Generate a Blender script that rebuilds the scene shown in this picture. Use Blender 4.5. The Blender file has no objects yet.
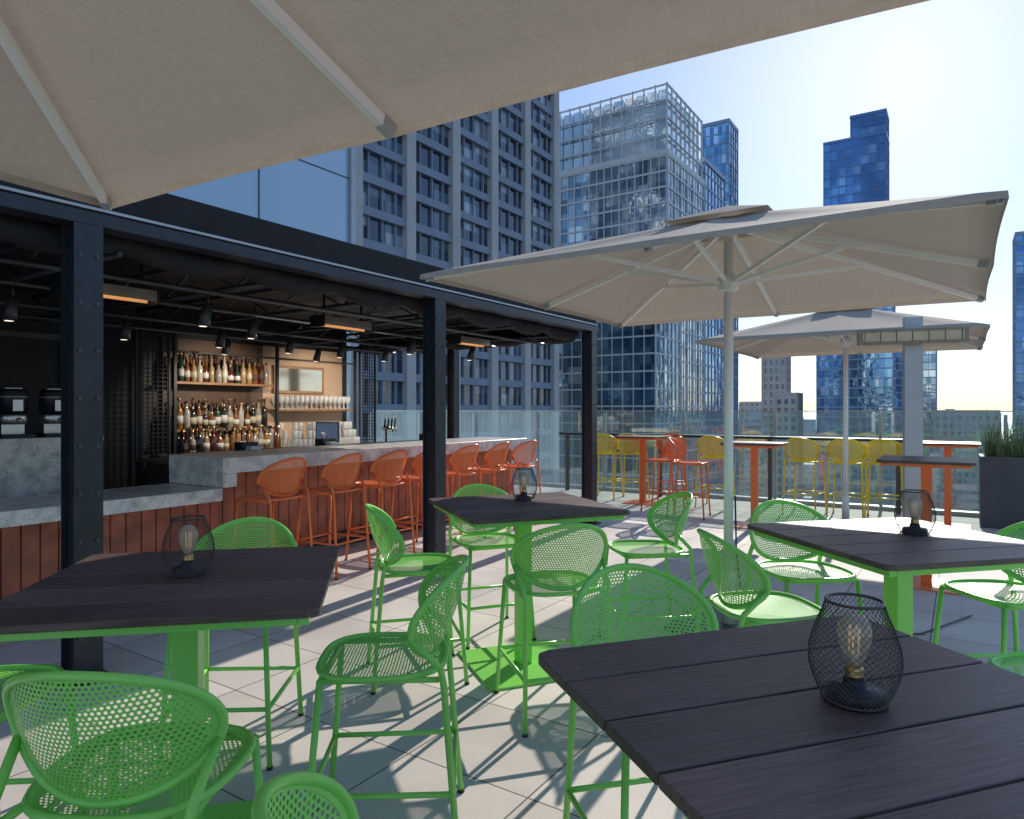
import bpy, math, random
from mathutils import Vector, Matrix
random.seed(7)
R=math.radians
TH=R(33.37); SU,CU=math.sin(TH),math.cos(TH)
def P(u,v,z=0): return Vector((u*SU+v*CU, u*CU-v*SU, z))
def px_on_u(px,u):
    r=(px-512)/683.; d=u/(CU+SU*r); return d*(CU*r-SU)
col=bpy.context.scene.collection

# ---------------------------------------------------------------- materials
def nmat(name):
    m=bpy.data.materials.new(name); m.use_nodes=True
    nt=m.node_tree; b=nt.nodes["Principled BSDF"]; return m,nt,b
def N(nt,t,**k):
    n=nt.nodes.new(t)
    for a,v in k.items(): setattr(n,a,v)
    return n
def L(nt,a,b): nt.links.new(a,b)
def c4(c): return (c[0],c[1],c[2],1)
def simple(name,c,rough=.5,metal=0,var=.12,scale=8,bump=0,spec=.5,bscale=None):
    m,nt,b=nmat(name)
    tc=N(nt,"ShaderNodeTexCoord"); no=N(nt,"ShaderNodeTexNoise"); no.inputs["Scale"].default_value=scale; no.inputs["Detail"].default_value=6
    L(nt,tc.outputs["Object"],no.inputs["Vector"])
    cr=N(nt,"ShaderNodeValToRGB"); cr.color_ramp.elements[0].position=.3; cr.color_ramp.elements[1].position=.7
    cr.color_ramp.elements[0].color=c4([x*(1-var) for x in c]); cr.color_ramp.elements[1].color=c4([min(1,x*(1+var)) for x in c])
    L(nt,no.outputs[0],cr.inputs[0]); L(nt,cr.outputs[0],b.inputs["Base Color"])
    b.inputs["Roughness"].default_value=rough; b.inputs["Metallic"].default_value=metal; b.inputs["Specular IOR Level"].default_value=spec
    if bump:
        n2=N(nt,"ShaderNodeTexNoise"); n2.inputs["Scale"].default_value=bscale or scale*6; n2.inputs["Detail"].default_value=5
        L(nt,tc.outputs["Object"],n2.inputs["Vector"])
        bp=N(nt,"ShaderNodeBump"); bp.inputs["Strength"].default_value=bump; bp.inputs["Distance"].default_value=.01
        L(nt,n2.outputs[0],bp.inputs["Height"]); L(nt,bp.outputs[0],b.inputs["Normal"])
    return m
def perforated(name,c,a=.0125,r=.30,rough=.35):
    m,nt,b=nmat(name); b.inputs["Base Color"].default_value=c4(c); b.inputs["Roughness"].default_value=rough
    uv=N(nt,"ShaderNodeUVMap"); ds=[]
    for off in (0,.5):
        mp=N(nt,"ShaderNodeMapping"); mp.inputs["Scale"].default_value=(1/a,1/(a*1.732),1); mp.inputs["Location"].default_value=(off,off,0)
        L(nt,uv.outputs[0],mp.inputs[0])
        f=N(nt,"ShaderNodeVectorMath",operation='FRACTION'); L(nt,mp.outputs[0],f.inputs[0])
        s=N(nt,"ShaderNodeVectorMath",operation='SUBTRACT'); s.inputs[1].default_value=(.5,.5,0); L(nt,f.outputs[0],s.inputs[0])
        k=N(nt,"ShaderNodeVectorMath",operation='MULTIPLY'); k.inputs[1].default_value=(1,1.732,0); L(nt,s.outputs[0],k.inputs[0])
        l=N(nt,"ShaderNodeVectorMath",operation='LENGTH'); L(nt,k.outputs[0],l.inputs[0]); ds.append(l.outputs["Value"])
    mi=N(nt,"ShaderNodeMath",operation='MINIMUM'); L(nt,ds[0],mi.inputs[0]); L(nt,ds[1],mi.inputs[1])
    lt=N(nt,"ShaderNodeMath",operation='LESS_THAN'); lt.inputs[1].default_value=r; L(nt,mi.outputs[0],lt.inputs[0])
    tr=N(nt,"ShaderNodeBsdfTransparent"); mx=N(nt,"ShaderNodeMixShader")
    L(nt,lt.outputs[0],mx.inputs[0]); L(nt,b.outputs[0],mx.inputs[1]); L(nt,tr.outputs[0],mx.inputs[2])
    L(nt,mx.outputs[0],nt.nodes["Material Output"].inputs[0]); return m
def fabric(name,c,trans=.3):
    m,nt,b=nmat(name); b.inputs["Roughness"].default_value=.9; b.inputs["Specular IOR Level"].default_value=.1
    tc=N(nt,"ShaderNodeTexCoord"); outs=[]
    for sc in ((14,420,14),(420,14,14)):
        mp=N(nt,"ShaderNodeMapping"); mp.inputs["Scale"].default_value=sc; L(nt,tc.outputs["Object"],mp.inputs[0])
        no=N(nt,"ShaderNodeTexNoise"); no.inputs["Scale"].default_value=1; no.inputs["Detail"].default_value=3; L(nt,mp.outputs[0],no.inputs["Vector"]); outs.append(no.outputs[0])
    ad=N(nt,"ShaderNodeMath",operation='ADD'); L(nt,outs[0],ad.inputs[0]); L(nt,outs[1],ad.inputs[1])
    mr=N(nt,"ShaderNodeMapRange"); mr.inputs[1].default_value=.6; mr.inputs[2].default_value=1.4; L(nt,ad.outputs[0],mr.inputs[0])
    cr=N(nt,"ShaderNodeValToRGB"); cr.color_ramp.elements[0].color=c4([x*.82 for x in c]); cr.color_ramp.elements[1].color=c4([min(1,x*1.14) for x in c])
    L(nt,mr.outputs[0],cr.inputs[0]); L(nt,cr.outputs[0],b.inputs["Base Color"])
    t=N(nt,"ShaderNodeBsdfTranslucent"); L(nt,cr.outputs[0],t.inputs[0])
    mx=N(nt,"ShaderNodeMixShader"); mx.inputs[0].default_value=trans
    L(nt,b.outputs[0],mx.inputs[1]); L(nt,t.outputs[0],mx.inputs[2]); L(nt,mx.outputs[0],nt.nodes["Material Output"].inputs[0]); return m
def glass(name,tint=(.8,.9,.9),refl=.12,milky=.0,mc=(.6,.7,.7)):
    m,nt,b=nmat(name); nt.nodes.remove(b)
    tr=N(nt,"ShaderNodeBsdfTransparent"); tr.inputs[0].default_value=c4(tint)
    gl=N(nt,"ShaderNodeBsdfGlossy"); gl.inputs["Roughness"].default_value=.03
    lw=N(nt,"ShaderNodeLayerWeight"); lw.inputs[0].default_value=.15
    ad=N(nt,"ShaderNodeMath",operation='ADD'); ad.inputs[1].default_value=refl; ad.use_clamp=True; L(nt,lw.outputs["Fresnel"],ad.inputs[0])
    mx=N(nt,"ShaderNodeMixShader"); L(nt,ad.outputs[0],mx.inputs[0]); L(nt,tr.outputs[0],mx.inputs[1]); L(nt,gl.outputs[0],mx.inputs[2])
    o=mx.outputs[0]
    if milky:
        d=N(nt,"ShaderNodeBsdfDiffuse"); d.inputs[0].default_value=c4(mc)
        m2=N(nt,"ShaderNodeMixShader"); m2.inputs[0].default_value=milky; L(nt,o,m2.inputs[1]); L(nt,d.outputs[0],m2.inputs[2]); o=m2.outputs[0]
    L(nt,o,nt.nodes["Material Output"].inputs[0]); return m
def cellglass(name,cell,cols,rough=.08,spec=.9,metal=0):
    m,nt,b=nmat(name); tc=N(nt,"ShaderNodeTexCoord")
    ad=N(nt,"ShaderNodeVectorMath",operation='ADD'); ad.inputs[1].default_value=(.13,.13,.07); L(nt,tc.outputs["Object"],ad.inputs[0])
    dv=N(nt,"ShaderNodeVectorMath",operation='DIVIDE'); dv.inputs[1].default_value=cell; L(nt,ad.outputs[0],dv.inputs[0])
    fl=N(nt,"ShaderNodeVectorMath",operation='FLOOR'); L(nt,dv.outputs[0],fl.inputs[0])
    wn=N(nt,"ShaderNodeTexWhiteNoise",noise_dimensions='3D'); L(nt,fl.outputs[0],wn.inputs["Vector"])
    cr=N(nt,"ShaderNodeValToRGB"); e=cr.color_ramp.elements
    cr.color_ramp.interpolation='CONSTANT'
    e[0].color=c4(cols[0][1]); e[0].position=cols[0][0]; e[1].color=c4(cols[1][1]); e[1].position=cols[1][0]
    for p,cc in cols[2:]:
        x=cr.color_ramp.elements.new(p); x.color=c4(cc)
    L(nt,wn.outputs["Value"],cr.inputs[0])
    no=N(nt,"ShaderNodeTexNoise"); no.inputs["Scale"].default_value=.05; no.inputs["Detail"].default_value=4; L(nt,tc.outputs["Object"],no.inputs["Vector"])
    mr=N(nt,"ShaderNodeMapRange"); mr.inputs[1].default_value=.35; mr.inputs[2].default_value=.65; mr.inputs[3].default_value=.65; mr.inputs[4].default_value=1.35; L(nt,no.outputs[0],mr.inputs[0])
    ml=N(nt,"ShaderNodeVectorMath",operation='SCALE'); L(nt,cr.outputs[0],ml.inputs[0]); L(nt,mr.outputs[0],ml.inputs["Scale"])
    L(nt,ml.outputs[0],b.inputs["Base Color"]); b.inputs["Roughness"].default_value=rough; b.inputs["Specular IOR Level"].default_value=spec; b.inputs["Metallic"].default_value=metal
    bn=N(nt,"ShaderNodeTexNoise"); bn.inputs["Scale"].default_value=.35; L(nt,tc.outputs["Object"],bn.inputs["Vector"])
    bp=N(nt,"ShaderNodeBump"); bp.inputs["Strength"].default_value=.25; bp.inputs["Distance"].default_value=.3; L(nt,bn.outputs[0],bp.inputs["Height"]); L(nt,bp.outputs[0],b.inputs["Normal"])
    return m
def emis(name,c,s):
    m,nt,b=nmat(name); b.inputs["Base Color"].default_value=c4(c); b.inputs["Emission Color"].default_value=c4(c); b.inputs["Emission Strength"].default_value=s; return m

GREEN=(.26,.71,.13); ORANGE=(.92,.20,.05); YELLOW=(.90,.68,.03)
def paintset(n,c):
    return simple(n+"_powder_coat",c,.28,0,.05,5), perforated(n+"_perforated_steel",c)
gP,gF=paintset("green",GREEN); oP,oF=paintset("orange",ORANGE); yP,yF=paintset("yellow",YELLOW)
white=simple("white_metal",(.87,.86,.83),.4,0,.03,3)
black=simple("black_metal",(.018,.019,.024),.45,0,.3,6)
navy=simple("navy_steel",(.020,.023,.032),.4,0,.3,9,bump=.15)
blackcloth=simple("black_canvas",(.010,.011,.014),.8,0,.3,5,bump=.5,bscale=14)
umb=fabric("umbrella_canvas",(.50,.43,.355),.14)
dkgrey=simple("dark_grey_metal",(.07,.07,.08),.4,0,.15,5)
wire=simple("bronze_wire",(.11,.09,.08),.35,.6,.15,5)
stonegrey=simple("grey_post_metal",(.42,.44,.45),.35,.3,.08,4)

def woodtop():
    m,nt,b=nmat("brown_slat_wood"); tc=N(nt,"ShaderNodeTexCoord")
    mp=N(nt,"ShaderNodeMapping"); mp.inputs["Scale"].default_value=(7,170,60); L(nt,tc.outputs["Object"],mp.inputs[0])
    no=N(nt,"ShaderNodeTexNoise"); no.inputs["Scale"].default_value=1; no.inputs["Detail"].default_value=8; no.inputs["Distortion"].default_value=.6; L(nt,mp.outputs[0],no.inputs["Vector"])
    cr=N(nt,"ShaderNodeValToRGB"); cr.color_ramp.elements[0].position=.30; cr.color_ramp.elements[1].position=.74
    cr.color_ramp.elements[0].color=(.072,.042,.038,1); cr.color_ramp.elements[1].color=(.175,.114,.104,1)
    L(nt,no.outputs[0],cr.inputs[0])
    sx=N(nt,"ShaderNodeSeparateXYZ"); L(nt,tc.outputs["Object"],sx.inputs[0])
    dv=N(nt,"ShaderNodeMath",operation='MULTIPLY_ADD'); dv.inputs[1].default_value=1/.184; dv.inputs[2].default_value=20.5; L(nt,sx.outputs[1],dv.inputs[0])
    fl=N(nt,"ShaderNodeMath",operation='FLOOR'); L(nt,dv.outputs[0],fl.inputs[0])
    wn=N(nt,"ShaderNodeTexWhiteNoise",noise_dimensions='1D'); L(nt,fl.outputs[0],wn.inputs["W"])
    ms=N(nt,"ShaderNodeMapRange"); ms.inputs[3].default_value=.82; ms.inputs[4].default_value=1.18; L(nt,wn.outputs["Value"],ms.inputs[0])
    n2=N(nt,"ShaderNodeTexNoise"); n2.inputs["Scale"].default_value=3.5; n2.inputs["Detail"].default_value=5; L(nt,tc.outputs["Object"],n2.inputs["Vector"])
    mr=N(nt,"ShaderNodeMapRange"); mr.inputs[1].default_value=.3; mr.inputs[2].default_value=.7; mr.inputs[3].default_value=.82; mr.inputs[4].default_value=1.2; L(nt,n2.outputs[0],mr.inputs[0])
    mm=N(nt,"ShaderNodeMath",operation='MULTIPLY'); L(nt,mr.outputs[0],mm.inputs[0]); L(nt,ms.outputs[0],mm.inputs[1])
    sc=N(nt,"ShaderNodeVectorMath",operation='SCALE'); L(nt,cr.outputs[0],sc.inputs[0]); L(nt,mm.outputs[0],sc.inputs["Scale"]); L(nt,sc.outputs[0],b.inputs["Base Color"])
    m3=N(nt,"ShaderNodeMapRange"); m3.inputs[3].default_value=.36; m3.inputs[4].default_value=.52; L(nt,n2.outputs[0],m3.inputs[0]); L(nt,m3.outputs[0],b.inputs["Roughness"])
    b.inputs["Specular IOR Level"].default_value=.5
    bp=N(nt,"ShaderNodeBump"); bp.inputs["Strength"].default_value=.55; bp.inputs["Distance"].default_value=.0028; L(nt,no.outputs[0],bp.inputs["Height"]); L(nt,bp.outputs[0],b.inputs["Normal"])
    return m
wood=woodtop()
def pavers():
    m,nt,b=nmat("concrete_pavers"); tc=N(nt,"ShaderNodeTexCoord")
    mp=N(nt,"ShaderNodeMapping"); mp.inputs["Location"].default_value=(.17,.22,0); L(nt,tc.outputs["Object"],mp.inputs[0])
    br=N(nt,"ShaderNodeTexBrick"); br.offset=0; br.offset_frequency=2
    br.inputs["Scale"].default_value=1; br.inputs["Brick Width"].default_value=.61; br.inputs["Row Height"].default_value=.61
    br.inputs["Mortar Size"].default_value=.004; br.inputs["Mortar Smooth"].default_value=.1; br.inputs["Bias"].default_value=0
    br.inputs["Color1"].default_value=(.64,.565,.50,1); br.inputs["Color2"].default_value=(.78,.70,.63,1); br.inputs["Mortar"].default_value=(.14,.125,.11,1)
    L(nt,mp.outputs[0],br.inputs["Vector"])
    n1=N(nt,"ShaderNodeTexNoise"); n1.inputs["Scale"].default_value=260; n1.inputs["Detail"].default_value=2; L(nt,tc.outputs["Object"],n1.inputs["Vector"])
    n2=N(nt,"ShaderNodeTexNoise"); n2.inputs["Scale"].default_value=1.7; n2.inputs["Detail"].default_value=8; L(nt,tc.outputs["Object"],n2.inputs["Vector"])
    a=N(nt,"ShaderNodeMapRange"); a.inputs[1].default_value=.3; a.inputs[2].default_value=.7; a.inputs[3].default_value=.82; a.inputs[4].default_value=1.1; L(nt,n1.outputs[0],a.inputs[0])
    c=N(nt,"ShaderNodeMapRange"); c.inputs[1].default_value=.3; c.inputs[2].default_value=.7; c.inputs[3].default_value=.80; c.inputs[4].default_value=1.1; L(nt,n2.outputs[0],c.inputs[0])
    mu=N(nt,"ShaderNodeMath",operation='MULTIPLY'); L(nt,a.outputs[0],mu.inputs[0]); L(nt,c.outputs[0],mu.inputs[1])
    sc=N(nt,"ShaderNodeVectorMath",operation='SCALE'); L(nt,br.outputs[0],sc.inputs[0]); L(nt,mu.outputs[0],sc.inputs["Scale"]); L(nt,sc.outputs[0],b.inputs["Base Color"])
    b.inputs["Roughness"].default_value=.75
    iv=N(nt,"ShaderNodeMath",operation='SUBTRACT'); iv.inputs[0].default_value=1; L(nt,br.outputs["Fac"],iv.inputs[1])
    bp=N(nt,"ShaderNodeBump"); bp.inputs["Strength"].default_value=.6; bp.inputs["Distance"].default_value=.004; L(nt,iv.outputs[0],bp.inputs["Height"])
    b2=N(nt,"ShaderNodeBump"); b2.inputs["Strength"].default_value=.15; b2.inputs["Distance"].default_value=.002; L(nt,n1.outputs[0],b2.inputs["Height"]); L(nt,bp.outputs[0],b2.inputs["Normal"]); L(nt,b2.outputs[0],b.inputs["Normal"])
    return m
def terrazzo():
    m,nt,b=nmat("speckled_stone"); tc=N(nt,"ShaderNodeTexCoord")
    no=N(nt,"ShaderNodeTexNoise"); no.inputs["Scale"].default_value=75; no.inputs["Detail"].default_value=5; L(nt,tc.outputs["Object"],no.inputs["Vector"])
    cr=N(nt,"ShaderNodeValToRGB"); cr.color_ramp.elements[0].position=.30; cr.color_ramp.elements[0].color=(.40,.35,.30,1); cr.color_ramp.elements[1].position=.46; cr.color_ramp.elements[1].color=(.90,.84,.76,1)
    L(nt,no.outputs[0],cr.inputs[0])
    n2=N(nt,"ShaderNodeTexNoise"); n2.inputs["Scale"].default_value=9; n2.inputs["Detail"].default_value=9; L(nt,tc.outputs["Object"],n2.inputs["Vector"])
    mr=N(nt,"ShaderNodeMapRange"); mr.inputs[1].default_value=.36; mr.inputs[2].default_value=.58; mr.inputs[3].default_value=.66; mr.inputs[4].default_value=1.03; L(nt,n2.outputs[0],mr.inputs[0])
    sc=N(nt,"ShaderNodeVectorMath",operation='SCALE'); L(nt,cr.outputs[0],sc.inputs[0]); L(nt,mr.outputs[0],sc.inputs["Scale"])
    L(nt,sc.outputs[0],b.inputs["Base Color"]); b.inputs["Roughness"].default_value=.3; return m
stone=terrazzo()
redwood=simple("red_wood_boards",(.42,.12,.06),.4,0,.35,6,bump=.2)
plaster=simple("warm_back_panel",(.52,.37,.25),.7,0,.1,3)
brownpanel=simple("brown_back_panel",(.10,.06,.038),.6,0,.25,3)
shelfwood=simple("shelf_wood",(.30,.16,.075),.5,0,.25,8)
blackwall=simple("black_wall",(.014,.015,.019),.6,0,.25,2)
bluepanel=simple("blue_metal_panel",(.46,.57,.66),.22,.3,.08,.4)

# ---------------------------------------------------------------- mesh builder
class B:
    def __init__(s): s.v=[];s.f=[];s.m=[];s.sm=[];s.uv={};s.mats=[]
    def mi(s,m):
        if m not in s.mats: s.mats.append(m)
        return s.mats.index(m)
    def face(s,idx,m,sm=False,uv=None):
        s.f.append(idx); s.m.append(s.mi(m)); s.sm.append(sm)
        if uv: s.uv[len(s.f)-1]=uv
    def box(s,x0,x1,y0,y1,z0,z1,m):
        if x0>x1:x0,x1=x1,x0
        if y0>y1:y0,y1=y1,y0
        if z0>z1:z0,z1=z1,z0
        n=len(s.v); s.v+=[(x,y,z) for z in(z0,z1) for x,y in((x0,y0),(x1,y0),(x1,y1),(x0,y1))]
        for q in((3,2,1,0),(4,5,6,7),(0,1,5,4),(1,2,6,5),(2,3,7,6),(3,0,4,7)): s.face([n+i for i in q],m)
    def bar(s,a,b,w,h,m):
        a=Vector(a);b=Vector(b);t=(b-a).normalized(); up=Vector((0,0,1)) if abs(t.z)<.95 else Vector((0,1,0))
        x=t.cross(up).normalized(); y=x.cross(t); n=len(s.v)
        for p in(a,b):
            for i,j in((-1,-1),(1,-1),(1,1),(-1,1)): s.v.append(tuple(p+x*i*w/2+y*j*h/2))
        for q in((3,2,1,0),(4,5,6,7),(0,1,5,4),(1,2,6,5),(2,3,7,6),(3,0,4,7)): s.face([n+i for i in q],m)
    def tube(s,pts,r,m,seg=8,closed=False):
        pts=[Vector(p) for p in pts]; k=len(pts); n0=len(s.v); prev=None
        for i,p in enumerate(pts):
            if closed: t=pts[(i+1)%k]-pts[i-1]
            else: t=pts[min(i+1,k-1)]-pts[max(i-1,0)]
            t.normalize()
            if prev is None:
                up=Vector((0,0,1)) if abs(t.z)<.9 else Vector((1,0,0)); x=t.cross(up).normalized()
            else: x=(prev-t*prev.dot(t)).normalized()
            prev=x; y=t.cross(x); rr=r[i] if isinstance(r,(list,tuple)) else r
            for j in range(seg):
                a=2*math.pi*j/seg; s.v.append(tuple(p+x*rr*math.cos(a)+y*rr*math.sin(a)))
        for i in range(k if closed else k-1):
            for j in range(seg):
                a=n0+i*seg+j; b=n0+i*seg+(j+1)%seg; ii=(i+1)%k
                s.face([a,b,n0+ii*seg+(j+1)%seg,n0+ii*seg+j],m,True)
        if not closed:
            s.face([n0+j for j in range(seg)][::-1],m); s.face([n0+(k-1)*seg+j for j in range(seg)],m)
    def lathe(s,prof,m,seg=16,c=(0,0,0)):
        n0=len(s.v)
        for r,z in prof:
            for j in range(seg):
                a=2*math.pi*j/seg; s.v.append((c[0]+r*math.cos(a),c[1]+r*math.sin(a),c[2]+z))
        for i in range(len(prof)-1):
            for j in range(seg):
                s.face([n0+i*seg+j,n0+i*seg+(j+1)%seg,n0+(i+1)*seg+(j+1)%seg,n0+(i+1)*seg+j],m,True)
        s.face([n0+j for j in range(seg)][::-1],m); e=n0+(len(prof)-1)*seg; s.face([e+j for j in range(seg)],m)
    def prism(s,poly,z0,z1,m):
        n=len(s.v);k=len(poly); s.v+=[(x,y,z0) for x,y in poly]+[(x,y,z1) for x,y in poly]
        s.face([n+i for i in range(k)][::-1],m); s.face([n+k+i for i in range(k)],m)
        for i in range(k): s.face([n+i,n+(i+1)%k,n+k+(i+1)%k,n+k+i],m)
    def disc(s,fn,rings,seg,m):
        n0=len(s.v); U=[]
        p,uv=fn(0,0); s.v.append(p); U.append(uv)
        for i in range(1,rings+1):
            for j in range(seg):
                p,uv=fn(i/rings,2*math.pi*j/seg); s.v.append(p); U.append(uv)
        g=lambda i,j: n0 if i==0 else n0+1+(i-1)*seg+j%seg
        for j in range(seg):
            q=[g(0,0),g(1,j),g(1,j+1)]; s.face(q,m,True,[U[a-n0] for a in q])
            for i in range(1,rings):
                q=[g(i,j),g(i+1,j),g(i+1,j+1),g(i,j+1)]; s.face(q,m,True,[U[a-n0] for a in q])
    def mesh(s,name):
        me=bpy.data.meshes.new(name); me.from_pydata(s.v,[],s.f)
        for m in s.mats: me.materials.append(m)
        me.polygons.foreach_set("material_index",s.m); me.polygons.foreach_set("use_smooth",s.sm)
        if s.uv:
            ul=me.uv_layers.new(name="UVMap")
            for fi,uvs in s.uv.items():
                p=me.polygons[fi]
                for k,li in enumerate(p.loop_indices): ul.data[li].uv=uvs[k]
        me.update(); return me
def put(name,me,loc=(0,0,0),rz=0,parent=None):
    o=bpy.data.objects.new(name,me); o.location=loc; o.rotation_euler=(0,0,rz); col.objects.link(o)
    if parent: o.parent=parent
    return o
def grid_obj(name,b): return put(name,b.mesh(name),(0,0,0),-TH)   # local x=v, y=u
def bevel(o,w,seg=2,ang=50):
    m=o.modifiers.new("bevel",'BEVEL'); m.width=w; m.segments=seg; m.limit_method='ANGLE'; m.angle_limit=R(ang)

# ---------------------------------------------------------------- chairs
def chair_mesh(name,sh,pm,fm):
    b=B()
    def se(ph,s=1):
        c,q=math.cos(ph),math.sin(ph); n=3.2
        r=1/((abs(c)**n+abs(q)**n)**(1/n)); return r*c*.222*s, r*q*.215*s
    def seat(rho,ph):
        x,y=se(ph,rho); z=sh-.014*(1-rho**2)
        return (x*(1-.10*(y<0)*abs(y)/.215),y,z),(x,y)
    b.disc(seat,6,40,fm)
    b.tube([seat(1,2*math.pi*i/40)[0] for i in range(40)],.0105,pm,8,True)
    n0=len(b.v)
    for rho in (.90,1.0):
        for j in range(40):
            p=seat(rho,2*math.pi*j/40)[0]; b.v.append((p[0],p[1],p[2]+.0015))
    for j in range(40): b.face([n0+j,n0+40+j,n0+40+(j+1)%40,n0+(j+1)%40],pm,True)
    A,Bh=.252,.160; zc=sh+.175
    def back(rho,ph):
        s=A*rho*math.cos(ph); t=Bh*rho*math.sin(ph)
        y=-.235+1.9*s*s-.34*t-.02*(1-rho*rho)
        return (s*.96,y,zc+t),(s,t)
    b.disc(back,8,48,fm)
    b.tube([back(1,2*math.pi*i/48)[0] for i in range(48)],.0105,pm,8,True)
    n0=len(b.v)
    for rho in (.92,1.0):
        for j in range(48):
            p=back(rho,2*math.pi*j/48)[0]; b.v.append((p[0],p[1]+.002,p[2]))
    for j in range(48): b.face([n0+j,n0+48+j,n0+48+(j+1)%48,n0+(j+1)%48],pm,True)
    r=.0115; FX,FY=.225,.235
    for sx in(-1,1):
        b.tube([(sx*FX,FY,.0),(sx*.192,.186,sh-.012)],r,pm)
        hs=back(1,(math.pi+.3) if sx<0 else -.3)[0]
        b.tube([(sx*FX,-FY-.03,0),(sx*.205,-.215,sh-.03),(sx*.215,-.205,sh+.03),(hs[0],hs[1],hs[2])],r,pm)
        for yy in(FY,-FY-.03): b.lathe([(.014,0),(.014,.012)],black,8,(sx*FX,yy,0))
        b.tube([(sx*.192,.186,sh-.014),(sx*.198,-.2,sh-.014)],r*.9,pm)
    b.tube([(-.192,.186,sh-.014),(.192,.186,sh-.014)],r*.9,pm)
    zf=.24 if sh<.7 else .30
    k=zf/(sh-.012); fx=FX+(.192-FX)*k; fy=FY+(.186-FY)*k; rx=FX+(.205-FX)*k; ry=-FY-.03+(.05)*k
    q=[(-fx,fy,zf),(fx,fy,zf),(rx,ry,zf),(-rx,ry,zf)]
    for i in range(4): b.tube([q[i],q[(i+1)%4]],r*.85,pm)
    return b.mesh(name)
CH=chair_mesh("green_counter_chair",.62,gP,gF)
BO=chair_mesh("orange_bar_stool",.755,oP,oF); BY=chair_mesh("yellow_bar_stool",.755,yP,yF)
def chair(name,me,x,y,fx,fy): put(name,me,(x,y,0),math.atan2(-fx,fy))
G="green_counter_chair"
for x,y,fx,fy in [(-.89,1.66,.02,1),(-.07,1.02,1,.50),(-.45,2.42,-1,-.06),(-1.24,3.05,.05,-1),(-1.66,2.08,1,.1),
    (-.53,3.86,.93,.25),(.20,3.43,-.28,.95),(-.15,4.55,.36,-.93),(.84,4.3,-.93,-.15),(1.12,3.02,.974,.12),(.45,2.05,.22,-.95),
    (1.58,3.70,.1,-1),(2.36,3.25,-.97,-.1),(1.86,2.22,-.25,.97)]:
    chair(G,CH,x,y,fx,fy)
for u in (3.70,4.34,4.97,5.6,6.22,6.85,7.48):
    p=P(u,-4.86+random.uniform(-.03,.03)); a=random.uniform(-.12,.12)
    chair("orange_bar_stool",BO,p.x,p.y,-CU+a*SU,SU+a*CU)
for px,u in((606,10.5),(632,10.65),(716,10.5),(805,10.5),(848,10.5),(885,10.6)):
    v=px_on_u(px,u); p=P(u,v); a=random.uniform(-.15,.15); chair("yellow_bar_stool",BY,p.x,p.y,SU+a*CU,CU-a*SU)
for px,u,fx,fy in((662,9.6,-.8,.5),(690,9.3,.8,-.4),(672,10.7,-.2,-1)):
    p=P(u,px_on_u(px,u)); chair("orange_bar_stool",BO,p.x,p.y,fx,fy)

# ---------------------------------------------------------------- tables
def table_mesh(name,size,h,pm,ns,base=.62):
    b=B(); a=size/2; rc=.035; gap=.007; w=size/ns
    def hx(y):
        d=abs(y)-(a-rc); return a if d<=0 else a-rc+math.sqrt(max(0,rc*rc-d*d))
    for i in range(ns):
        y0=-a+i*w+(gap/2 if i else 0); y1=-a+(i+1)*w-(gap/2 if i<ns-1 else 0)
        ys=[y0+(y1-y0)*k/14 for k in range(15)] if i in(0,ns-1) else [y0,y1]
        poly=[(hx(y),y) for y in ys]+[(-hx(y),y) for y in reversed(ys)]
        b.prism(poly,h-.022,h,wood)
    for s in(-1,1):
        b.box(s*(a-.03),s*(a-.06),-a+.03,a-.03,h-.05,h-.023,pm)
        b.box(-a+.0605,a-.0605,s*(a-.03),s*(a-.06),h-.049,h-.0235,pm)
    b.box(-a+.0605,a-.0605,-.03,.03,h-.049,h-.0235,pm)
    b.box(-.16,.16,-.16,.16,h-.062,h-.0505,pm)
    b.box(-.04,.04,-.04,.04,.012,h-.063,pm)
    b.box(-base/2,base/2,-base/2,base/2,.0,.0115,pm)
    return b.mesh(name)
TG=table_mesh("green_counter_table",.92,.936,gP,5,.62)
TO=table_mesh("orange_bar_table",.70,1.07,oP,5,.50)
for x,y,a in((.63,1.27,18),(-1.07,2.255,10.5),(.065,4.0,21),(1.68,2.97,13)):
    o=put("green_counter_table",TG,(x,y,0),R(a)); bevel(o,.0025)
for u,v in((10.25,-4.25),(8.95,-2.2),(6.8,-.25),(10.35,px_on_u(948,10.35))):
    p=P(u,v); o=put("orange_bar_table",TO,p,-TH); bevel(o,.0025)

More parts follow.
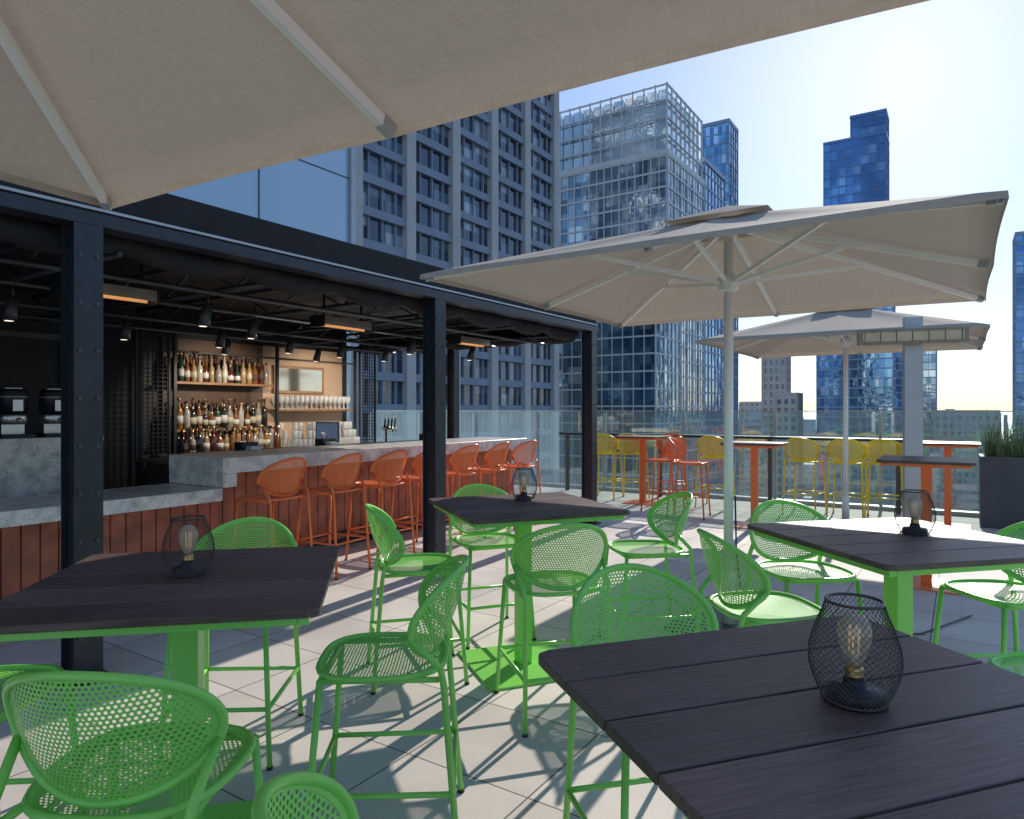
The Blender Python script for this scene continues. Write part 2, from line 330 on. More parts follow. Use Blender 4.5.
# ---------------------------------------------------------------- lanterns
bulbglass=glass("bulb_glass",(.98,.94,.86),.12,.30,(.90,.82,.66)); brass=simple("brass",(.75,.5,.2),.3,.9)
cream=emis("bulb_filament",(.95,.72,.42),.35)
def lantern_parts():
    prof=[(0,.055),(.03,.069),(.065,.081),(.10,.081),(.14,.069),(.17,.056),(.19,.050)]
    def rad(z):
        for (z0,r0),(z1,r1) in zip(prof,prof[1:]):
            if z<=z1: return r0+(r1-r0)*(z-z0)/(z1-z0)
        return prof[-1][1]
    n=38; rows=30; v=[];f=[]
    for i in range(rows+1):
        z=.004+.184*i/rows; rr=(rad(z)*2+rad(max(0,z-.012))+rad(z+.012))/4
        for j in range(n):
            a=2*math.pi*(j+.5*(i%2))/n; v.append((rr*math.cos(a),rr*math.sin(a),z))
    for i in range(rows-1):
        for j in range(n):
            if i%2==0: q=[i*n+j,(i+1)*n+j,(i+2)*n+j,(i+1)*n+(j-1)%n]
            else: q=[i*n+j,(i+1)*n+(j+1)%n,(i+2)*n+j,(i+1)*n+j]
            f.append(q)
    me=bpy.data.meshes.new("cage"); me.from_pydata(v,[],f); me.materials.append(wire)
    b=B()
    ring=lambda r,z:[(r*math.cos(2*math.pi*i/40),r*math.sin(2*math.pi*i/40),z) for i in range(40)]
    b.tube(ring(.055,.004),.003,wire,8,True); b.tube(ring(.050,.189),.003,wire,8,True)
    b.lathe([(.048,.0),(.050,.004),(.050,.020),(.046,.025),(.022,.027),(.020,.040),(.018,.044)],black,24)
    b.lathe([(.0165,.0445),(.017,.050),(.0158,.052),(.017,.055),(.0158,.057),(.017,.060),(.014,.066)],brass,20)
    b.lathe([(.013,.067),(.018,.080),(.027,.105),(.031,.128),(.028,.147),(.017,.161),(.004,.165)],bulbglass,24)
    b.lathe([(.006,.067),(.005,.085),(.003,.095)],white,10)
    for k in range(5):
        a=2*math.pi*k/5; a2=2*math.pi*(k+.5)/5
        b.tube([(.009*math.cos(a),.009*math.sin(a),.088),(.010*math.cos(a2),.010*math.sin(a2),.142)],.0010,cream,5)
    return me,b.mesh("lamp")
cage,lampm=lantern_parts()
for x,y,z in((.652,1.30,.9365),(-1.09,2.30,.9365),(.075,4.2,.9365),(1.80,3.05,.9365)):
    e=put("table_lantern",None,(x,y,z)); put("lamp_base_and_bulb",lampm,parent=e); c=put("wire_cage",cage,parent=e)
    w=c.modifiers.new("w",'WIREFRAME'); w.thickness=.0014; w.use_even_offset=False

# ---------------------------------------------------------------- umbrellas
def umbrella_mesh(name,a=1.5,zr=2.34,za=2.84):
    b=B(); per=[]; K=6
    cs=[(-a,-a),(a,-a),(a,a),(-a,a)]
    for i in range(4):
        p=Vector(cs[i]);q=Vector(cs[(i+1)%4])
        for k in range(2*K): per.append(p.lerp(q,k/(2*K)))
    M=len(per); rings=10; r0=.10
    def pt(t,i):
        p=per[i]; ph=(i%K)/K; sag=math.sin(math.pi*ph)
        z=za+(zr-za)*t; z-= .025*sag*math.sin(math.pi*min(1,t))
        k=t*(1-.006*sag*t)
        return (p.x*k,p.y*k,z+.006*sag*t*t)
    n0=len(b.v)
    for r in range(rings+1):
        t=r0+(1-r0)*r/rings
        for i in range(M): b.v.append(pt(t,i))
    for r in range(rings):
        for i in range(M): b.face([n0+r*M+i,n0+(r+1)*M+i,n0+(r+1)*M+(i+1)%M,n0+r*M+(i+1)%M],umb,True)
    n1=len(b.v)
    for i in range(M):
        p=pt(1,i); b.v.append((p[0]*1.002,p[1]*1.002,p[2]-.03))
    for i in range(M): b.face([n0+rings*M+i,n1+i,n1+(i+1)%M,n0+rings*M+(i+1)%M],umb)
    c=.34; n=len(b.v); b.v+=[(0,0,za+.06),(-c,-c,za-.075),(c,-c,za-.075),(c,c,za-.075),(-c,c,za-.075)]
    for i in range(4): b.face([n,n+1+i,n+1+(i+1)%4],umb)
    hubz=zr+.03
    for dx,dy in((1,1),(1,-1),(-1,1),(-1,-1),(1,0),(-1,0),(0,1),(0,-1)):
        e=Vector((a*dx*.985,a*dy*.985,zr-.024)); c0=Vector((.05*dx,.05*dy,za-.09))
        b.bar(c0,e,.024,.034,white); t=(e-c0).normalized(); b.bar(e-t*.05,e,.030,.042,stonegrey)
        mid=c0.lerp(e,.48)-Vector((0,0,.02)); b.bar((.05*dx,.05*dy,hubz),mid,.018,.026,white)
    b.lathe([(.05,za-.13),(.075,za-.12),(.075,za-.05),(.04,za-.03)],white,16)
    b.lathe([(.045,hubz-.07),(.07,hubz-.05),(.07,hubz+.03),(.045,hubz+.05)],white,16)
    b.lathe([(.032,.05),(.032,za-.05)],white,20)
    b.lathe([(.045,.0125),(.045,.35),(.034,.37)],white,16)
    b.box(-.34,.34,-.34,.34,.0,.012,dkgrey)
    b.tube([(.0,.045,1.05),(.0,.075,1.05),(.0,.10,1.12)],.008,dkgrey)
    return b.mesh(name)
UM=umbrella_mesh("patio_umbrella")
for x,y,a in((1.5,4.73,-TH),(4.35,8.9,-TH),(-1.093,.753,R(-29.8))):
    put("patio_umbrella",UM,(x,y,0.002),a)
b=B(); b.tube([(1.53,4.68,.9),(1.535,4.67,.5),(1.56,4.6,.12),(1.62,4.45,.02),(1.75,4.3,.012),(1.95,4.3,.012),(2.2,4.45,.012),(2.7,4.5,.012),(3.3,4.9,.012)],.006,black,6); put("power_cord",b.mesh("power_cord"))

# ---------------------------------------------------------------- terrace (local x=v,y=u)
b=B(); b.box(-20,16,-9,12.0,-.4,-.004,simple("terrace_slab",(.3,.3,.29),.8)); 
conc=simple("host_concrete",(.32,.31,.29),.8,0,.15,.3)
b.box(-19.9,15.9,-8.9,11.9,-70,-.401,conc)
grid_obj("terrace_building",b)
b=B(); b.v+=[(-20,-9,.0),(16,-9,.0),(16,11.95,.0),(-20,11.95,.0)]; b.face([0,1,2,3],pavers()); grid_obj("terrace_paving",b)
rg=glass("rail_glass",(.86,.96,.96),.14,.08,(.64,.80,.82)); b=B()
v=-11.5
while v<14:
    b.box(v+.015,v+1.485,11.50,11.516,.06,1.455,rg)
    b.box(v-.022,v+.022,11.44,11.49,.059,1.42,stonegrey)
    v+=1.5
b.box(-11.5,14,11.495,11.521,1.456,1.474,stonegrey); b.box(-11.5,14,11.43,11.58,.002,.058,stonegrey)
grid_obj("glass_railing",b)
b=B(); b.box(-6.2,-.6,10.98,11.36,1.03,1.07,black)
for vv in(-6.1,-4.3,-2.5,-.75): b.box(vv-.03,vv+.03,11.1,11.16,.0,1.029,dkgrey)
o=grid_obj("rail_counter",b); bevel(o,.005)
b=B(); b.box(-.08,.08,-.06,.06,0,2.42,stonegrey); b.box(-.16,.16,-.14,.14,0.001,.03,stonegrey)
b.box(-.52,.44,-.20,-.10,2.14,2.29,simple("heater_body",(.26,.21,.15),.4,.4)); b.box(-.48,.40,-.206,-.2005,2.17,2.26,simple("heater_element",(.50,.38,.24),.3,.4))
b.box(-.07,.07,-.099,-.0605,2.17,2.26,dkgrey)
for k in range(7): b.box(-.46+k*.14,-.455+k*.14,-.215,-.2065,2.165,2.265,dkgrey)
put("patio_heater",b.mesh("patio_heater"),(4.05,6.9,0),R(-20))
pb=B(); pb.box(-.42,.42,-.3,.3,0.001,.90,dkgrey); pb.box(-.38,.38,-.26,.26,.9005,.905,simple("soil",(.05,.035,.02),.9))
leaf=simple("grass_leaf",(.16,.23,.08),.6,0,.4,9)
for i in range(520):
    x=random.uniform(-.36,.36);y=random.uniform(-.24,.24);a=random.uniform(0,6.28);h=random.uniform(.25,.70);l=random.uniform(.05,.40);w=.005
    n=len(pb.v); dx,dy=math.cos(a),math.sin(a)
    for k in range(5):
        t=k/4; cx=x+dx*l*t*t; cy=y+dy*l*t*t; z=.9+h*(t-.25*t*t*(l/.2)); ww=w*(1-t*.85)
        pb.v+=[(cx-dy*ww,cy+dx*ww,z),(cx+dy*ww,cy-dx*ww,z)]
    for k in range(4): pb.face([n+2*k,n+2*k+1,n+2*k+3,n+2*k+2],leaf,True)
put("grass_planter",pb.mesh("grass_planter"),P(10.75,px_on_u(1020,10.75)),-TH)

# ---------------------------------------------------------------- canopy pavilion
def post(b,v,u,h=2.5,w=.15):
    b.box(v-w/2,v-w/2+.014,u-w/2,u+w/2,.0,h,navy); b.box(v+w/2-.014,v+w/2,u-w/2,u+w/2,.0,h,navy)
    b.box(v-w/2+.0145,v+w/2-.0145,u-w/2+.03,u+w/2-.03,.0,h,navy)
    b.box(v-w/2-.04,v+w/2+.04,u-w/2-.04,u+w/2+.04,.0005,.018,navy)
    for k in range(9):
        z=.25+k*.26
        for s in(-.045,.045):
            b.box(v+w/2,v+w/2+.008,u+s-.009,u+s+.009,z-.009,z+.009,dkgrey)
b=B()
for u in(1.84,4.85,7.98): post(b,-4.05,u)
post(b,-6.3,7.98,2.5,.13); post(b,-6.0,1.15,2.5,.13)
b.box(-4.13,-3.97,-3.0,8.08,2.50,2.57,navy)
b.box(-4.11,-3.99,-3.0,8.06,2.571,2.79,blackcloth)
b.box(-3.985,-3.972,-3.0,8.07,2.585,2.60,stonegrey)
b.box(-8.2,-4.131,7.92,8.06,2.50,2.79,navy)
b.box(-8.2,-4.111,-3.0,7.915,2.74,2.78,blackwall)
grey_steel=simple("truss_steel",(.045,.047,.055),.35,.2,.2,6)
for k in range(10):
    u=-2.2+k*1.08
    b.tube([(-8.1,u,2.66),(-4.13,u,2.66)],.022,grey_steel,6); b.tube([(-8.1,u,2.42),(-4.2,u,2.42)],.018,grey_steel,6)
    n=8
    for j in range(n):
        x0=-8.1+j*(3.95/n); b.tube([(x0,u,2.42 if j%2 else 2.66),(x0+3.95/n,u,2.66 if j%2 else 2.42)],.010,grey_steel,5)
for vv in(-4.7,-5.5,-6.6,-7.4): b.tube([(vv,-2.9,2.37),(vv,7.9,2.37)],.020,grey_steel,6)
pts=[];rr=[];u=-2.9
while u<7.95:
    ph=(u+2.9)/.42*math.pi; pts.append((-4.24,u,2.50-.045*abs(math.sin(ph*.5))-.01*random.random())); rr.append(.055+.03*abs(math.sin(ph*.5))+random.uniform(-.008,.008)); u+=.06
b.tube(pts,rr,blackcloth,10)
pts=[(p[0]-.10,p[1],p[2]+.05) for p in pts]; b.tube(pts,rr,blackcloth,8)
pts=[];rr=[];x=-8.1
while x<-4.2:
    ph=x/.4*math.pi; pts.append((x,7.82,2.47-.04*abs(math.sin(ph*.5)))); rr.append(.05+.03*abs(math.sin(ph*.5))+random.uniform(-.008,.008)); x+=.06
b.tube(pts,rr,blackcloth,8)
grid_obj("bar_canopy",b)
amber=emis("heater_amber",(.9,.45,.16),.45); steel=simple("heater_steel",(.5,.44,.36),.3,.7)
for u in(2.56,4.85,7.0):
    b=B(); b.box(-.09,.09,-.32,.32,.06,.09,steel)
    b.bar((-.085,-.32,.06),(-.085,.32,.06),.012,.08,steel); b.bar((.085,-.32,.06),(.085,.32,.06),.012,.08,steel)
    b.box(-.06,.06,-.30,.30,.045,.055,amber); b.tube([(0,-.29,.02),(0,.29,.02)],.012,amber,8)
    b.box(-.1,.1,-.34,-.321,.0,.11,black); b.box(-.1,.1,.321,.34,.0,.11,black)
    b.tube([(0,-.25,.09),(0,-.25,.30)],.012,black,6); b.tube([(0,.25,.09),(0,.25,.30)],.012,black,6)
    put("infrared_heater",b.mesh("infrared_heater"),P(u,-5.25,2.30),-TH)
lens=emis("spot_lens",(1,.9,.7),1.5)
b=B(); b.tube([(0,0,.22),(0,0,.10)],.01,grey_steel,6); b.tube([(0,.0,.11),(-.04,.0,.0),(-.06,0,-.05)],[.035,.045,.05],grey_steel,12); b.lathe([(.03,0),(.03,.002)],lens,12,(-.066,0,-.066))
SP=b.mesh("ceiling_spotlight")
for u,v in((2.2,-5.9),(3.4,-6.6),(4.4,-6.6),(5.3,-6.6),(6.1,-6.6),(6.9,-6.6),(3.2,-5.0),(4.0,-5.5),(5.0,-7.4),(6.4,-7.4),(7.4,-5.5),(6.2,-5.5)):
    put("ceiling_spotlight",SP,P(u,v,2.22),-TH)
for u in(5.3,6.9):
    ld=bpy.data.lights.new("bar_spot",'SPOT'); ld.energy=75; ld.color=(1,.84,.66); ld.spot_size=R(90); ld.spot_blend=.6; ld.shadow_soft_size=.05
    lo=bpy.data.objects.new("bar_spot_lamp",ld); lo.location=P(u,-6.78,2.10); col.objects.link(lo)
    d=(P(u,-8.1,1.45)-lo.location); lo.rotation_euler=d.to_track_quat('-Z','Y').to_euler()

b=B(); b.box(-8.45,-8.2,-6,7.65,0.001,2.86,blackwall)
b.box(-8.19,-8.15,2.4,2.46,.0,2.3,dkgrey); b.box(-8.19,-8.15,3.5,3.56,.0,2.3,dkgrey); b.box(-8.19,-8.15,2.46,3.5,2.24,2.3,dkgrey)
grid_obj("bar_back_wall",b)
b=B(); b.box(-19.5,-8.46,-8.5,8.0,.001,13,bluepanel)
for z in(3.9,5.3,6.7,8.1,9.5,10.9): b.box(-8.459,-8.452,-8.5,8.0,z,z+.018,dkgrey)
for u in(-3.0,1.6,6.2): b.box(-8.459,-8.451,u,u+.02,2.9,13,dkgrey)
b.box(-8.459,-8.40,7.94,8.04,2.87,13.02,stonegrey)
grid_obj("neighbour_panel_building",b)

b=B()
b.box(-6.25,-5.40,3.60,8.6,.925,1.065,stone)
b.box(-6.249,-5.401,3.601,3.74,.802,.924,stone)
b.box(-6.2,-5.40,-2.5,3.598,.69,.80,stone)
b.box(-6.1,-5.62,-2.5,8.45,.09,.689,dkgrey); b.box(-6.1,-5.62,3.75,8.45,.6895,.924,dkgrey)
u=-2.5
while u<8.44:
    top=.689 if u<3.7 else .924
    b.box(-5.619,-5.59,u+.004,u+.118,.10,top-.001,redwood); u+=.122
b.box(-6.0,-5.66,-2.5,8.4,.002,.089,black)
b.tube([(-5.45,3.7,.20),(-5.45,8.4,.20)],.018,black,8)
for u in(3.9,5.4,6.9,8.2): b.tube([(-5.45,u,.20),(-5.60,u,.20)],.012,black,6)
o=grid_obj("bar_counter",b); bevel(o,.004,1)
b=B(); b.box(-7.35,-6.7,3.9,8.3,.93,.965,dkgrey); b.box(-7.3,-6.75,3.95,8.25,.001,.929,black); b.box(-6.69,-6.26,3.95,8.25,1.02,1.045,black); b.box(-6.5,-6.45,4.0,8.2,.5,1.019,black); grid_obj("service_counter",b)
mirror=simple("mirror",(.75,.68,.58),.08,.9,.02)
b=B()
b.box(-8.19,-8.14,4.62,6.04,.95,2.38,brownpanel); b.box(-8.19,-8.141,6.041,7.5,.95,2.38,plaster)
b.box(-8.13,-7.62,4.55,7.55,.92,.96,stone); b.box(-8.12,-7.68,4.6,7.5,.001,.919,black)
for z in(1.22,1.80): b.box(-8.135,-7.86,4.62,6.02,z,z+.03,shelfwood)
b.box(-8.135,-7.86,6.10,7.46,1.47,1.50,shelfwood)
for u in(4.57,6.03,7.47): b.box(-7.86,-7.82,u,u+.035,.961,2.42,black); 
b.box(-7.865,-7.815,4.5,7.55,2.421,2.46,black); b.box(-7.86,-7.825,4.6,7.5,2.18,2.20,black)
b.box(-8.135,-8.10,6.2,7.1,1.72,2.12,shelfwood); b.box(-8.099,-8.09,6.25,7.05,1.76,2.08,mirror)
grid_obj("back_bar_shelving",b)
def screen(name,u0,u1):
    b=B(); v=-7.84
    n=int((u1-u0)/.05)
    for i in range(n+1): 
        uu=u0+(u1-u0)*i/n; b.box(v-.004,v+.004,uu-.006,uu+.006,.96,2.42,black)
    z=.96
    while z<2.42: b.box(v-.006,v-.0045,u0,u1,z,z+.012,black); z+=.05
    b.box(v-.015,v+.015,u0-.03,u0-.0065,.9,2.45,black); b.box(v-.015,v+.015,u1+.0065,u1+.03,.9,2.45,black)
    grid_obj(name,b)
screen("metal_lattice_screen",4.15,4.5); screen("metal_lattice_screen",7.6,7.9)
bc=[(.22,.08,.02),(.03,.06,.04),(.34,.24,.12),(.10,.025,.02),(.45,.42,.36),(.02,.02,.02),(.30,.14,.03),(.30,.28,.24)]
bm=[simple("bottle_%d"%i,c,.12,0,.02,4,spec=.9) for i,c in enumerate(bc)]
lab=[simple("label_cream",(.55,.48,.36),.7),simple("label_dark",(.10,.05,.04),.7),simple("label_white",(.65,.63,.58),.7)]
b=B()
def bottle(b,v,u,z,h,r,m):
    k=random.random()
    if k<.3: pr=[(r*.95,0),(r*1.05,.006),(r*1.1,h*.45),(r*.9,h*.55),(r*.4,h*.62),(r*.36,h*.9),(r*.4,h)]; h*=.85
    else: pr=[(r*.9,0),(r,.006),(r,h*.58),(r*.75,h*.67),(r*.34,h*.75),(r*.32,h*.97),(r*.36,h)]
    b.lathe(pr,m,10,(v,u,z))
    if random.random()<.7: b.lathe([(r*1.1+.0012,h*.18),(r*1.1+.0012,h*.44)],random.choice(lab),10,(v,u,z))
    b.lathe([(r*.44,h*.92),(r*.44,h+(.04 if k<.3 else .006))],random.choice([bm[5],lab[1],brass]),8,(v,u,z))
for z,rows in((1.831,(-8.05,-7.98,-7.91)),(1.251,(-8.06,-7.99,-7.91)),(.961,(-8.0,-7.92,-7.84,-7.74,-7.66))):
    for v in rows:
        u=4.68+random.uniform(0,.04)
        while u<5.98:
            bottle(b,v+random.uniform(-.01,.01),u,z,random.uniform(.24,.38) if z!=.961 else random.uniform(.2,.25)+(.08 if v>-7.85 else 0),random.uniform(.031,.041),random.choice(bm)); u+=random.uniform(.078,.10)
grid_obj("liquor_bottles",b)
b=B(); gw=glass("drinking_glass",(.9,.93,.93),.25,.5,(.92,.92,.92))
def wineglass(b,v,u,z): b.lathe([(.032,0),(.03,.004),(.005,.01),(.005,.07),(.02,.085),(.036,.12),(.037,.15),(.031,.185)],gw,10,(v,u,z))
for v in(-8.05,-7.97,-7.89):
    for k in range(15): wineglass(b,v,6.15+k*.088,1.501)
for v in(-7.95,-7.86,-7.77,-7.68):
    for k in range(15):
        for lv in range(1+int(random.random()*2.9)): b.lathe([(.028,0),(.036,.02),(.038,.11),(.036,.113)],gw,10,(v+random.uniform(-.006,.006),6.2+k*.085+random.uniform(-.006,.006),.962+lv*.115))
grid_obj("stacked_glassware",b)
b=B(); b.box(-.07,.07,-.10,.10,0,.09,black)
for i in range(5): b.tube([(-.04+i*.02,random.uniform(-.06,.06),.05),(-.05+i*.025,random.uniform(-.07,.07),.17)],.004,[white,black,oP][i%3],6)
b.box(.075,.17,-.06,.06,0,.05,white)
CD=b.mesh("bar_caddy")
for u in(4.6,5.7,7.6): put("bar_caddy",CD,P(u,-6.48,1.046),-TH)
b=B(); b.box(-.16,.16,-.012,.012,.10,.36,black); b.box(-.145,.145,-.0145,-.0125,.115,.345,emis("screen_glass",(.10,.14,.22),.5)); b.box(-.03,.03,-.0,.05,.0,.12,black); b.box(-.1,.1,-.06,.1,.0,.012,black)
put("pos_monitor",b.mesh("pos_monitor"),P(6.15,-6.95,.966),-TH-R(-25))
b=B()
b.lathe([(.02,0),(.02,.26),(.03,.27),(.03,.29)],steel,12); b.tube([(0,0,.24),(0,-.12,.26),(0,-.13,.2)],.012,steel,8); b.tube([(.07,0,.24),(.07,-.12,.26),(.07,-.13,.2)],.012,steel,8); b.tube([(-.07,0,.25),(.14,0,.25)],.025,steel,10)
for k in(-.07,.0,.07,.14): b.tube([(k,-.03,.26),(k,-.05,.40)],.012,black,8)
put("beer_tap",b.mesh("beer_tap"),P(7.3,-7.0,.966),-TH+R(90))
b=B(); b.box(-7.9,-6.9,1.6,3.3,.001,1.20,stone); b.box(-7.92,-6.88,1.58,3.32,1.2005,1.235,stone); b.box(-6.899,-6.89,1.8,3.1,.5,.52,dkgrey); grid_obj("coffee_station",b)
inox=simple("stainless_steel",(.55,.55,.56),.25,.9,.05,5)
b=B()
b.box(-.13,.13,-.15,.15,0,.03,black); b.lathe([(.11,.12),(.12,.13),(.12,.20),(.115,.21)],inox,20); b.lathe([(.118,.211),(.118,.41),(.10,.44)],black,20); b.lathe([(.10,.4405),(.05,.46),(.04,.49)],inox,20); b.box(-.09,.09,-.02,.10,.0305,.118,inox)
b.tube([(0,-.12,.17),(0,-.16,.17),(0,-.16,.13)],.012,steel,8); b.lathe([(.1215,.36),(.1215,.375)],steel,20); b.box(-.04,.04,-.125,-.1185,.24,.34,inox)
URN=b.mesh("coffee_urn")
for u in(2.35,2.68,3.02): put("coffee_urn",URN,P(u,-7.2,1.237),-TH+R(90))

# ---------------------------------------------------------------- city
def tower(name,v0,v1,u0,u1,z0,z1,fh,bw,frame,gm,hw,vw,dp=.25,sub=0,subm=None,roof=None,faces="fr",spm=None):
    b=B(); b.box(v0,v1,u0,u1,z0,z1,gm)
    b.box(v0-.3,v1+.3,u0-.3,u1+.3,z1+.001,z1+1.2,roof or frame)
    zs=[];z=z0
    while z<z1: zs.append(z); z+=fh
    def run(L0,L1,fn):
        n=max(1,round((L1-L0)/bw)); w=(L1-L0)/n
        for i in range(n+1):
            c=L0+i*w; fn(c-vw/2,c+vw/2,z0,z1-.01,dp,frame)
            if sub and i<n:
                for k in range(1,sub+1):
                    cc=c+w*k/(sub+1); fn(cc-.09,cc+.09,z0,z1-.02,dp*.4,subm or frame)
        for z in zs: fn(L0+.01,L1-.01,z,z+hw,dp*.7,spm or frame)
    if 'f' in faces: run(v0,v1,lambda a,c,za,zb,d,m:b.box(a,c,u0-d,u0-.001,za,zb,m))
    if 'r' in faces: run(u0,u1,lambda a,c,za,zb,d,m:b.box(v1+.001,v1+d,a,c,za,zb,m))
    if 'l' in faces: run(u0,u1,lambda a,c,za,zb,d,m:b.box(v0-d,v0-.001,a,c,za,zb,m))
    return grid_obj(name,b)
Z0=-70
g1=cellglass("office_windows",(3.15,3.13,3.95),[(0,(.02,.035,.065)),(.45,(.04,.07,.12)),(.75,(.10,.15,.21)),(.9,(.34,.40,.46))])
pier=simple("concrete_pier",(.54,.51,.48),.8,0,.1,.15); span=simple("spandrel",(.26,.295,.36),.6,0,.1,.2)
tower("concrete_grid_office_tower",-100,-60,38,104,Z0,96,3.95,9.4,pier,g1,1.05,1.7,.9,3,span,spm=span)
g2=cellglass("pale_tower_glass",(2.1,2.1,3.6),[(0,(.28,.35,.42)),(.35,(.42,.47,.52)),(.6,(.15,.21,.28)),(.8,(.66,.66,.64))],.06,.8,.7)
wf=simple("white_frame",(.74,.72,.69),.5,0,.06,.3)
bluef=simple("blue_frame",(.28,.36,.47),.4,.2,.1,.3)
tower("glass_grid_tower",-92,-56.2,150,176,Z0,60,3.6,4.2,wf,g2,.45,.22,.3,1)
g3=cellglass("blue_tower_glass",(1.5,1.5,3.6),[(0,(.11,.23,.40)),(.4,(.17,.30,.47)),(.7,(.26,.42,.58)),(.92,(.5,.6,.7))],.06,.9,.7)
tower("glass_grid_tower",-70,-56,176.5,194,Z0,66,3.6,3.0,bluef,g3,.5,.2,.2)
b=B()
for i in range(13):
    v=-90+i*(33.6/12); b.box(v-.12,v+.12,150,150.3,61.3,76.5,wf)
for i in range(9):
    u=150+i*(25/8); b.box(-56.6,-56.2,u+.001,u+.3,61.3,76.5,wf)
for z in(64.5,68.5,72.5,76.0): b.box(-90.2,-56.15,149.95,150.45,z,z+.28,wf); b.box(-56.65,-56.14,150.46,175.4,z,z+.28,wf)
g2b=cellglass("crown_glass",(2.8,2.8,4),[(0,(.72,.80,.86)),(.5,(.86,.90,.92)),(.8,(.55,.66,.74))],.08,.8,.6)
b.box(-89.5,-57,151,175,61.2,75.5,g2b)
grid_obj("tower_crown",b)
g6=cellglass("teal_glass",(2.4,2.4,3.6),[(0,(.16,.27,.35)),(.4,(.24,.36,.44)),(.7,(.09,.17,.26)),(.9,(.50,.58,.63))],.06,.9,.7)
tower("blue_glass_building",-76,-52,132,146,Z0,26,3.6,2.4,wf,g6,.35,.15,.2)
def at(px,d):
    x,y=(px-512)/683*d,d; return x*SU+y*CU, x*CU-y*SU
def tower_px(name,px0,px1,d,ytop,depth,**k):
    u,va=at(px0,d); r=(px1-512)/683.; dd=u/(CU+SU*r); vb=dd*(CU*r-SU)
    H=(410-ytop)/683*d+1.49
    return tower(name,va,vb,u,u+depth,Z0,H,k.get('fh',3.8),k.get('bw',3),k['frame'],k['gm'],k.get('hw',.5),k.get('vw',.2),.25,faces=k.get('faces','frl')),(u,va,vb,H)
dblue=simple("deep_blue_frame",(.12,.22,.42),.3,.2,.1,.1)
g4=cellglass("deep_blue_glass",(3,3,3.8),[(0,(.08,.18,.38)),(.5,(.11,.23,.45)),(.8,(.15,.29,.51)),(.95,(.25,.38,.58))],.06,.9,.5)
tower_px("blue_slab_tower",703,729,260,128,12,frame=bluef,gm=g3)
o,(u,va,vb,H)=tower_px("blue_skyscraper",824,886,300,146,14,frame=dblue,gm=g4,fh=4)
tower("skyscraper_crown",va+10.5,vb,u+.5,u+13,H+1.3,H+9.5,4,3,dblue,g4,.5,.2)
tower_px("blue_skyscraper_annex",817,893,280,300,10,frame=bluef,gm=g3)
beige=simple("beige_stone",(.60,.52,.44),.8,0,.1,.2)
g5=cellglass("small_windows",(2,2,3.6),[(0,(.16,.18,.21)),(.5,(.22,.24,.28)),(.8,(.34,.36,.38)),(.9,(.46,.46,.44))],.15)
tower_px("beige_stone_tower",763,786,330,353,10,frame=beige,gm=g5,hw=1.5,vw=1.3)
tower_px("stone_apartment_block",776,797,300,396,12,frame=beige,gm=g5,hw=1.5,vw=1.3)
tower_px("glass_office_block",862,936,360,349,16,frame=bluef,gm=g2)
tower_px("blue_slab_tower",1016,1060,240,236,14,frame=bluef,gm=g4)
tower_px("stone_apartment_block",740,770,420,404,20,frame=beige,gm=g5,hw=1.5,vw=1.3)
tower_px("stone_apartment_block",935,1000,330,413,20,frame=beige,gm=g5,hw=1.5,vw=1.3)
b=B(); dm=[simple("city_block_%d"%i,c,.8,0,.25,.05) for i,c in enumerate([(.52,.49,.47),(.44,.48,.53),(.62,.59,.56),(.36,.41,.47)])]  # distance haze is put into these base colours: far blocks are made paler
for i in range(420):
    u=random.uniform(150,760); v=random.uniform(-650,420)
    if u<215 and v<-35: continue
    w=random.uniform(12,34);dd=random.uniform(12,34); dist=math.hypot(u,v)
    z=Z0+min(random.expovariate(1/26)+12,66+random.uniform(-6,5))
    m=random.choice(dm); b.box(v,v+w,u,u+dd,Z0,z,m); b.box(v+3,v+w*.5,u+3,u+dd*.6,z+.01,z+3.5,random.choice(dm))
    zz=Z0+3
    while zz<z-1.5 and dist<480: b.box(v+.6,v+w-.6,u-.06,u-.01,zz,zz+1.5,g5); b.box(v+w+.01,v+w+.06,u+.6,u+dd-.6,zz,zz+1.5,g5); zz+=3.6
grid_obj("distant_city_blocks",b)
b=B(); s=60000; b.v+=[(-s,-s,Z0),(s,-s,Z0),(s,s,Z0),(-s,s,Z0)]; b.face([0,1,2,3],simple("asphalt_ground",(.08,.08,.082),.9,0,.3,.01)); put("ground",b.mesh("ground"))
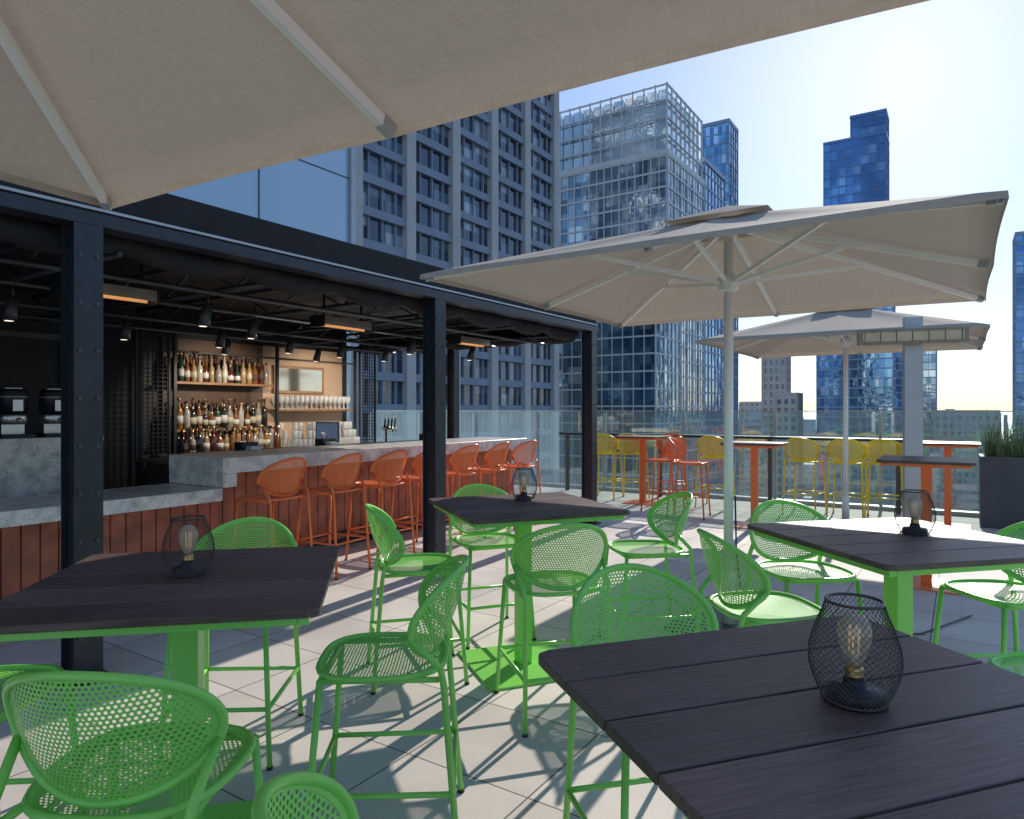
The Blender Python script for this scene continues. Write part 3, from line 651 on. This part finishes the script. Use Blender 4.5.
b=B(); b.v+=[(-s,820,Z0+.3),(s,820,Z0+.3),(s,s,Z0+.3),(-s,s,Z0+.3)]; b.face([0,1,2,3],simple("lake_water",(.22,.34,.42),.45,0,.15,.002)); grid_obj("lake_water",b)

# ---------------------------------------------------------------- light, world, camera
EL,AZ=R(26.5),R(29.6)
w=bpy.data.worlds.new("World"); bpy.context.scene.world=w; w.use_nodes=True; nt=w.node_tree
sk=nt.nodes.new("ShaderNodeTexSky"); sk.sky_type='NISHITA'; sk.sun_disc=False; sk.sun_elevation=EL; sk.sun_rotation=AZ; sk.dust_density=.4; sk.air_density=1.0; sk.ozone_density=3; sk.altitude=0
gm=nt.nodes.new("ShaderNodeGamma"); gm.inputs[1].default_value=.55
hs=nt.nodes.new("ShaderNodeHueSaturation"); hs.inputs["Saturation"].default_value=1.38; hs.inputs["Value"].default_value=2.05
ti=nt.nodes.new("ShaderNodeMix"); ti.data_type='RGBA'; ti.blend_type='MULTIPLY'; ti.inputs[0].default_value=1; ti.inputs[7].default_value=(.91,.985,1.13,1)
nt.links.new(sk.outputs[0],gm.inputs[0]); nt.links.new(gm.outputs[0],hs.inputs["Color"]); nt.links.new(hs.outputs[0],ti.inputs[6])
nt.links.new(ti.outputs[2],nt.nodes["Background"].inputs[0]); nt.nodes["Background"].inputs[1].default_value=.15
sd=bpy.data.lights.new("sun",'SUN'); sd.energy=5; sd.angle=R(.5); sd.color=(1,.93,.84)
so=bpy.data.objects.new("sun",sd); col.objects.link(so)
sv=Vector((math.sin(AZ)*math.cos(EL),math.cos(AZ)*math.cos(EL),math.sin(EL))); so.rotation_euler=sv.to_track_quat('Z','Y').to_euler()
cd=bpy.data.cameras.new("camera"); cd.lens=24; cd.sensor_width=36; cd.clip_end=90000; cd.clip_start=.05
co=bpy.data.objects.new("camera",cd); co.location=(0,0,1.49); co.rotation_euler=(R(90),0,0); col.objects.link(co); bpy.context.scene.camera=co
vs=bpy.context.scene.view_settings; vs.view_transform='Standard'; vs.look='None'; vs.exposure=0
